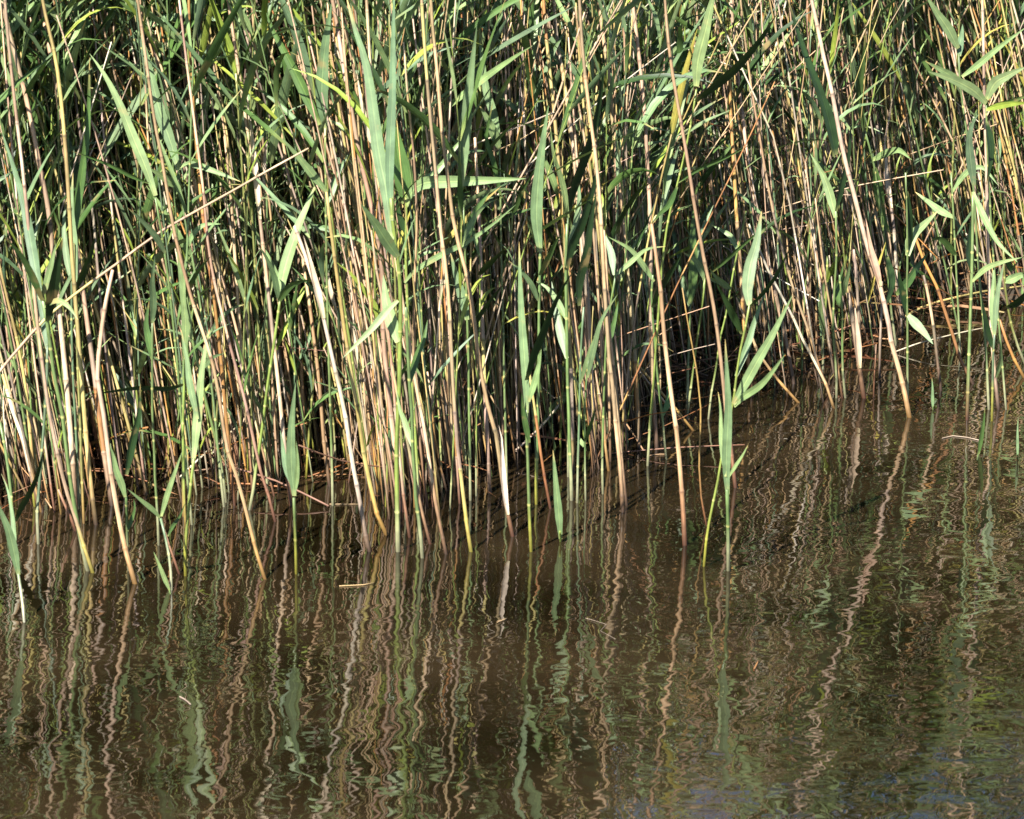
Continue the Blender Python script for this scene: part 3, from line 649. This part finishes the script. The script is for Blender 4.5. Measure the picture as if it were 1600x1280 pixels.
# fallen stalks and floating bits
def fallen(label, w, s, fam, za, zb, name="fallen_reed_stalk", cat='fallen stalk', dyy=0.0):
    """a broken culm lying across the others: za/zb give the real depth (metres from the camera) of its two ends"""
    p = smooth(np.array(pts(s)), 10); t = np.linspace(0, 1, 10)
    P = np.array([at_y(q[0], q[1], za * (1 - k) + zb * k) for q, k in zip(p, t)])
    g = Geo(); dry_geo(g, P, w * .5 * scale_at(min(za, zb)), fam, None, rnd, 7, True, 0)
    o = g.build(name, M_DRY, None, P[0])
    return tag(o, label, cat, 'broken stalks lying across the bed')
fallen("long thin pinkish stalk fallen diagonally across the upper left reeds", 5, "-10,592 60,508 110,465 175,418 260,355 330,318 400,277 482,232", 'pinkish', 7.9, 8.15)
fallen("thin white stalk leaning across the mud left of the right-leaning sword reed", 3.5, "275,752 330,700 400,645 455,602 512,560", 'bleached', 8.35, 8.7)
fallen("second thin white stalk lying just above the first, behind the yellow-footed green pair", 3.5, "330,712 352,680 380,650 400,628", 'bleached', 8.5, 8.8)
fallen("short white broken stalk crossing low over dark mud at the far left", 5, "8,705 30,672 52,645 62,635", 'bleached', 8.55, 8.6)
fallen("thin pale stalk crossing high behind the lone left-leaning tan stalk", 4.5, "335,582 362,540 390,495 420,440 440,400 462,352", 'pinkish', 8.8, 9.1)
fallen("long thin white stalk slanting down right through the left middle of the bed", 4.5, "130,410 165,460 205,520 250,570 290,612 335,668", 'bleached', 8.7, 8.5)
fallen("pale thin stalk leaning from the cream cluster up to the clump of three reeds", 4, "806,704 832,680 858,652 890,612 925,575 950,550", 'bleached', 8.6, 8.9)
fallen("thin grey twig lying nearly level over the right-hand water, crossing the pink-footed reed", 2.2, "1393,552 1440,535 1500,520 1540,512", 'bleached', 9.7, 9.75)
fallen("long lime stem lying back almost level among the right-hand leaves", 4, "1405,500 1440,480 1480,468 1540,455 1600,447", 'straw-yellow', 10.1, 10.3)
fallen("short white splinter slanting from the water left of the broad spearhead leaf", 3, "722,712 738,695 762,670", 'bleached', 8.85, 8.9)
def floating(label, w, s, fam, name="floating_straw", cat='floating straw', grp='debris floating on open water'):
    p = smooth(np.array(pts(s)), 22)
    P = np.array([on_water(*q) + np.array((0, 0, .0015)) for q in p])
    g = Geo(); dry_geo(g, P, w * .5 * scale_at(P[0][1]), fam, None, rnd, 6, False, 0)
    o = g.build(name, M_DRY, None, P[0])
    return tag(o, label, cat, grp)
floating("pale straw floating alone on open water below the big central reed", 2, "530,917 550,916 568,915 584,912", 'tan')
floating("tiny pale sliver floating on open water right of the pale straw", 3.4, "777,973 784,971 791,968", 'tan')
floating("thin S-shaped pale fibre floating on open water below the clump of three reeds", .8, "915,967 930,970 942,972 948,978 940,984 930,984 945,990 962,1000", 'grey-brown')
floating("pale straw floating level left of the big central reed's foot", 1.8, "515,789 540,789 562,789", 'tan')
floating("short pale fibre floating in a gap right of the wet-footed stout pair", 2, "1015,713 1028,711 1042,711", 'tan')
floating("pale curved shaving floating at the right, left of the small dark leaf", 2.2, "1472,686 1490,682 1508,684 1530,689", 'grey-brown')
floating("dull brown leaf scrap floating low in the left foreground water", 2.6, "281,1090 290,1095 298,1102", 'grey-brown')
floating("small orange-tan chip floating in the right foreground water", 3, "1178,1048 1182,1040 1185,1034", 'rusty')


# ------------------------------------------------------------------ the rest of the bed
SHX = [-400, 0, 60, 130, 200, 300, 400, 500, 560, 600, 680, 760, 820, 900, 960, 1010, 1060, 1110, 1200, 1300, 1370, 1440, 1520, 1600, 2000]
SHY = [800, 790, 800, 790, 770, 775, 770, 740, 770, 810, 800, 760, 730, 725, 740, 650, 610, 590, 600, 610, 560, 515, 500, 500, 480]
def shore_px(px): return float(np.interp(px, SHX, SHY))

def lean_for(px, r):
    m = np.interp(px, [0, 300, 600, 900, 1150, 1350, 1600], [-.15, -.15, -.11, -.08, -.13, -.22, -.22])
    u = r.random()
    if u < .09: return r.uniform(-.65, .6)
    if u < .20: return m + r.gauss(0, .12)
    return m + r.gauss(0, .045)

def foot_point(px, py):
    p = on_water(px, py)
    p[2] = max(0.0, bank_z(p[0], p[1])) - .004
    return p

def culm(b, h, lean, dl, curve, r, n=9, kink=None):
    t = np.linspace(0, 1, n)
    P = np.stack((b[0] + lean * h * t + curve * h * t * t, b[1] + dl * h * t, b[2] + h * t), -1)
    if kink:
        k, a = kink
        m = t > k
        P[m, 0] += (t[m] - k) * h * a
    P[:, 0] += np.sin(t * r.uniform(4, 8) + r.uniform(0, 6)) * .0035
    P[:, 0] -= P[0, 0] - b[0]
    return P

def random_leaves(P, r, far=False, lo=.3, dense=1.0, flop=False):
    """alternate leaves up a culm: (path, width, side, colour name)"""
    out = []
    n = len(P); h = P[-1][2] - P[0][2]; big = 1.3 if r.random() < .15 else 1.0; wild = 1.6 if r.random() < .3 else 1.0
    z = r.uniform(lo * .7, lo * 1.2); sgn = r.choice((-1, 1)); az0 = r.gauss(0, .5)
    while z < h:
        t = z / h
        i = min(int(t * (n - 1)), n - 2); f = t * (n - 1) - i
        o = P[i] * (1 - f) + P[i + 1] * f
        T = P[i + 1] - P[i]; T = T / np.linalg.norm(T)
        ln = r.uniform(.14, .32) * (.72 if far and not flop else 1) * (1.1 if t > .6 else .8 if t > .35 else .6)
        wd = ln * big * r.uniform(.042, .075) * (1.15 if far else 1)
        az = az0 + (0 if sgn > 0 else math.pi) + r.gauss(0, .35)
        hd = np.array((math.cos(az), math.sin(az) * .8, 0))
        a0 = math.radians(r.uniform(6, 36) * (1.5 if flop else wild)); droop = math.radians(r.choice((4, 10, 20, 40, 75) if not flop else (20, 40, 70, 100)) * r.uniform(.6, 1.2))
        m = 7
        q = [o]; step = ln / (m - 1)
        for k in range(m - 1):
            a = a0 + droop * ((k + 1) / (m - 1)) ** 1.5
            q.append(q[-1] + step * (T * math.cos(a) + hd * math.sin(a)))
        side = np.cross(T, hd); side /= np.linalg.norm(side) + 1e-9
        # roll the blade a little round its own length
        rl = r.gauss(0, .55)
        side = side * math.cos(rl) + (-T * .6 + hd * .4) * math.sin(rl)
        u = r.random()
        cn = 'sage' if u < .28 else 'mid' if u < .50 else 'light' if u < .70 else 'lime' if u < .80 else 'blue' if u < .90 else 'dark' if u < .985 else 'yellow'
        out.append((np.array(q), wd, side, cn, r.uniform(-1.2, 1.2)))
        z += r.uniform(.07, .13) / dense * (1.0 if t < .6 else .75)
        sgn = -sgn
    return out

R2 = random.Random(5)
cand_d, cand_g = [], []
def half(D): return .1245 * D
def try_place(kind, n, r, f):
    k = 0
    while k < n:
        D = r.uniform(7.9, 10.6) if kind == 'front' else r.uniform(7.95, 9.3) if kind == 'edge' else math.sqrt(r.uniform(7.9 ** 2, 17.5 ** 2))
        m = .8 if D < 10 else 1.0
        x = r.uniform(-half(D) - m, half(D) + m)
        px, py = to_px((x, D, 0))
        s = shore_px(px) + r.gauss(0, 12)
        d = s - py                                    # how far behind the bed's front edge, in pixels
        if d < 0: continue
        if r.random() > min(1.0, .22 + d / 75.0): continue
        k += 1
        f(px, py, D, d, r)

def add_d(px, py, D, d, r):
    if px < 460 and D > 10 and r.random() < .35: return
    b = foot_point(px, py)
    h = r.uniform(.95, 1.22) + (.2 if px > 1280 else .06 if px > 1150 else 0) + (.012 if D < 10 else .05) * (D - 8.5)
    if 830 < px < 1270 and D < 10.6: h *= .82
    kink = None
    u = r.random()
    if u < .16: h = r.uniform(.18, .75)
    elif u < .26: kink = (r.uniform(.25, .8), r.uniform(-.35, .35))
    u = r.random()
    right = px > 1050
    fam = 'tan' if u < .40 else 'pinkish' if u < (.68 if right else .62) else 'straw-yellow' if u < .80 else 'bleached' if u < .88 else 'rusty' if u < .94 else 'grey-brown'
    rad = (r.uniform(1.1, 3.0) if D < 10.8 else r.uniform(1.4, 3.2)) * .001
    if r.random() < .12: rad *= 1.35
    cand_d.append(dict(px=px, py=py, D=D, b=b, h=h, lean=lean_for(px, r), dl=r.gauss(.02, .07), cv=r.gauss(0, .05), kink=kink, fam=fam, rad=rad))

def add_g(px, py, D, d, r):
    if r.random() > np.interp(px, [0, 450, 650, 800, 1280, 1400], [1, 1, .75, .55, .5, .9]): return
    b = foot_point(px, py)
    h = (r.uniform(.5, 1.2) if r.random() < .35 else r.uniform(1.0, 1.32)) + (.22 if px > 1280 else .08 if px > 1150 else 0) + .03 * max(0, D - 9)
    if 830 < px < 1270 and D < 10.6: h *= .82
    u = r.random()
    fam = 'green' if u < .4 else 'lime' if u < .65 else 'blue' if u < .85 else 'olive'
    cand_g.append(dict(px=px, py=py, D=D, b=b, h=h, lean=lean_for(px, r) * .55 + r.gauss(.02, .06), dl=r.gauss(0, .07), cv=r.gauss(0, .05), fam=fam, rad=r.uniform(1.5, 2.9) * .001,
                       lo=r.choice((.10, .16, .25, .34)) if D < 10.2 else .12))

try_place('all', 8300, R2, add_d)
try_place('front', 2000, R2, add_d)
try_place('all', 6600, R2, add_g)
try_place('front', 900, R2, add_g)

try_place('edge', 2200, R2, add_d)
try_place('edge', 800, R2, add_g)

def in_frame(c):
    return -12 < c['px'] + (c['lean'] * c['h'] * .35) / scale_at(c['D']) < 1612 and c['py'] > 380
def split(cs, n):
    a = sorted([c for c in cs if in_frame(c)], key=lambda c: (c['D'] - 2.2 * max(0, shore_px(c['px']) * 0) - c['h'] * .6))
    keep = set(id(c) for c in a[:n])
    return a[:n], [c for c in cs if id(c) not in keep]
N_D, N_G = 225, 130
ind_d, mass_d = split(cand_d, N_D)
ind_g, mass_g = split(cand_g, N_G)

# labels that single each one out: its look, and where its foot stands next to a landmark plant
def place_phrase(c, extra):
    best = min(LAND, key=lambda l: math.hypot((l[1] - c['px']) * 1.0, (l[2] - c['py']) * 1.3))
    dx, dy = c['px'] - best[1], c['py'] - best[2]
    if dy < -45 and abs(dx) < 22: rel = 'directly behind'
    elif dy < -45: rel = 'behind and right of' if dx > 0 else 'behind and left of'
    elif dy > 25 and abs(dx) < 30: rel = 'in front of'
    else: rel = 'right of' if dx > 0 else 'left of'
    return rel, best, math.hypot(dx, dy)

def lean_word(c):
    t = c['lean'] + c['cv']
    return 'leaning far left' if t < -.30 else 'leaning left' if t < -.13 else 'leaning far right' if t > .28 else 'leaning right' if t > .09 else 'upright'
ORD = ['', 'second ', 'third ', 'fourth ', 'fifth ', 'sixth ', 'seventh ', 'eighth ', 'ninth ', 'tenth ']
def label_all(cs, look):
    buckets = {}
    for c in cs:
        rel, best, dist = place_phrase(c, None)
        buckets.setdefault((look(c), rel, best[0]), []).append((dist, c))
    for (lk, rel, name), v in buckets.items():
        v.sort(key=lambda q: q[0])
        for i, (dist, c) in enumerate(v):
            if len(v) == 1: c['label'] = f"{lk}, {rel} {name}"
            else: c['label'] = f"{lk}, {'nearest' if i == 0 else ORD[min(i, 9)].strip()} {rel} {name}"

def look_d(c):
    th = 'thin' if c['rad'] < .0019 else 'thick' if c['rad'] > .0031 else ''
    st = 'broken stub' if c['h'] < .45 else 'snapped stalk' if c['h'] < .8 else 'kinked stalk' if c['kink'] and abs(c['kink'][1]) > .15 else 'stalk'
    return ' '.join(w for w in (th, c['fam'], st, lean_word(c)) if w)
def look_g(c):
    nl = c['nl']
    lv = 'bare' if nl == 0 else 'few-leaved' if nl < 5 else 'leafy' if nl < 9 else 'very leafy'
    return f"{lv} {c['fam'] if c['fam'] != 'green' else 'mid-green'} reed {lean_word(c)}"

R3 = random.Random(21)
for c in ind_g + mass_g:
    c['P'] = culm(c['b'], c['h'], c['lean'], c['dl'], c['cv'], R3, 9)
    c['leaves'] = random_leaves(c['P'], R3, far=c['D'] > 11, flop=c['px'] < 470 and c['D'] > 9.6, lo=c['lo'], dense=1.5 if (c['px'] < 560 and c['D'] > 10) or c['D'] > 11.5 else 1.15)
    c['nl'] = len(c['leaves'])
for c in ind_d + mass_d:
    c['P'] = culm(c['b'], c['h'], c['lean'], c['dl'], c['cv'], R3, 9, c['kink'])
label_all(ind_d, look_d)
label_all(ind_g, look_g)

for c in ind_d:
    g = Geo()
    foot = R3.choice(['red', 'orange', 'dark', 'dark', 'red']) if c['D'] < 10.4 else 'dark'
    dry_geo(g, c['P'], c['rad'], c['fam'], foot, R3, 6)
    o = g.build("dry_reed", M_DRY, None, c['b'])
    tag(o, c['label'], 'reed stalk', 'dry stalks standing in the water')
    if R3.random() < .16 and c['h'] > .7:
        i0 = R3.randint(2, 5); seg = smooth(c['P'][i0:i0 + 2], 6)
        s = Geo()
        off = np.linspace(0, 1, 6)[:, None] ** 2 * np.array((R3.uniform(-.02, .03), -.012, 0)) + np.array((0, -c['rad'] * 1.1, 0))
        leaf_geo(s, seg + off, c['rad'] * 3.4, np.array((1., .2, 0)), jit(R3.choice(DRYC['bleached']), .15, R3), R3, -.6, 3, R3.uniform(-1, 1), False)
        localise([s.build("leaf_sheath", M_DLEAF, o)], o)

for c in ind_g:
    root = empty("green_reed", tuple(c['b']))
    tag(root, c['label'], 'reed', 'green reeds standing in the water')
    g = Geo(); stem_geo(g, c['P'], c['rad'], c['fam'], R3.choice(['pale', 'pale', 'yellow', 'orange']), R3, 6)
    parts = [g.build("stem", M_STEM, root)]
    for (q, wd, side, cn, tw) in c['leaves']:
        g = Geo(); leaf_geo(g, q, wd, side, jit(LEAFC[cn], .12, R3), R3, R3.uniform(.15, .35), 3, tw)
        parts.append(g.build("leaf", M_LEAF, root))
    localise(parts, root)

# past about 300 of a kind: one mass each of dry stalks and of green reeds
g = Geo()
for c in mass_d:
    if c['D'] < 11: dry_geo(g, c['P'], c['rad'], c['fam'], 'dark', R3, 5)
    else: dry_geo(g, c['P'], c['rad'], c['fam'], None, R3, 4, c['D'] < 12.5)
for k in range(900):                               # thin snapped culms and fibres hanging at a slant among the stalks
    D = R3.uniform(8.1, 13); px, py = to_px((R3.uniform(-half(D) - .3, half(D) + .3), D, 0))
    if shore_px(px) - py < 15: continue
    b = foot_point(px, py); b[2] += R3.uniform(.01, .75)
    a = R3.choice((-1, 1)) * R3.uniform(.35, 1.45); ln = R3.uniform(.10, .5)
    dr = np.array((math.sin(a), R3.gauss(0, .35), math.cos(a)))
    P = smooth(np.array((b, b + dr * ln * .5 + np.array((0, 0, R3.uniform(-.02, .02))), b + dr * ln)), 6)
    g.tube(P, R3.uniform(.0006, .0019), jit(R3.choice(DRYC[R3.choice(['tan', 'bleached', 'pinkish', 'rusty'])]), .2, R3), 5)
tag(g.build("dry_reed_bed", M_DRY), "dense mass of tan and pinkish dry stalks filling the back of the bed", 'reed bed', None, 'stuff')
gs, gl = Geo(), Geo()
for c in mass_g:
    stem_geo(gs, c['P'], c['rad'], c['fam'], None, R3, 5)
    for (q, wd, side, cn, tw) in c['leaves']:
        leaf_geo(gl, q, wd, side, jit(LEAFC[cn], .14, R3), R3, R3.uniform(.1, .35), 3, tw)
tag(gs.build("green_reed_bed", M_STEM), "dense mass of green stems behind the nearest reeds", 'reed bed', None, 'stuff')
tag(gl.build("reed_foliage", M_LEAF), "tangle of green reed leaves behind the nearest reeds", 'foliage', None, 'stuff')

# dead litter: broken culms and leaf strips caught low between the stalks
g, gd = Geo(), Geo()
for k in range(4200):
    D = R3.uniform(8.1, 12.0); x = R3.uniform(-half(D) - .5, half(D) + .5)
    px, py = to_px((x, D, 0))
    d = shore_px(px) - py
    if d < -10 or R3.random() > .15 + d / 60: continue
    b = foot_point(px, py); b[2] += abs(R3.gauss(0, .03 if R3.random() < .6 else .12))
    ln = R3.uniform(.05, .32); az = R3.uniform(0, 6.283); el = R3.gauss(0, .3)
    dr = np.array((math.cos(az) * math.cos(el), math.sin(az) * math.cos(el), math.sin(el)))
    e = b + dr * ln; e[2] = max(.003, e[2]); b[2] = max(.003, b[2])
    m = (b + e) / 2 + np.array((0, 0, R3.uniform(-.01, .02)))
    P = smooth(np.array((b, m, e)), 5)
    if R3.random() < .5:
        g.tube(P, R3.uniform(.0007, .0022), jit(R3.choice(DRYC[R3.choice(['rusty', 'rusty', 'grey-brown', 'tan', 'pinkish'])]), .2, R3) * np.array((.55, .42, .36)), 5)
    else:
        leaf_geo(gd, P, R3.uniform(.003, .008), np.array((R3.uniform(-1, 1), R3.uniform(-1, 1), .3)), jit(R3.choice([(.40, .26, .12), (.28, .15, .07), (.45, .26, .12), (.20, .09, .04)]), .2, R3) * np.array((.62, .5, .45)), R3, .3, 3, R3.uniform(-2, 2), False)
tag(g.build("stalk_litter", M_DRY), "brown broken stalk pieces littering the feet of the reeds", 'litter', None, 'stuff')
tag(gd.build("leaf_litter", M_DLEAF), "curled dead leaf strips caught low between the stalks", 'litter', None, 'stuff')
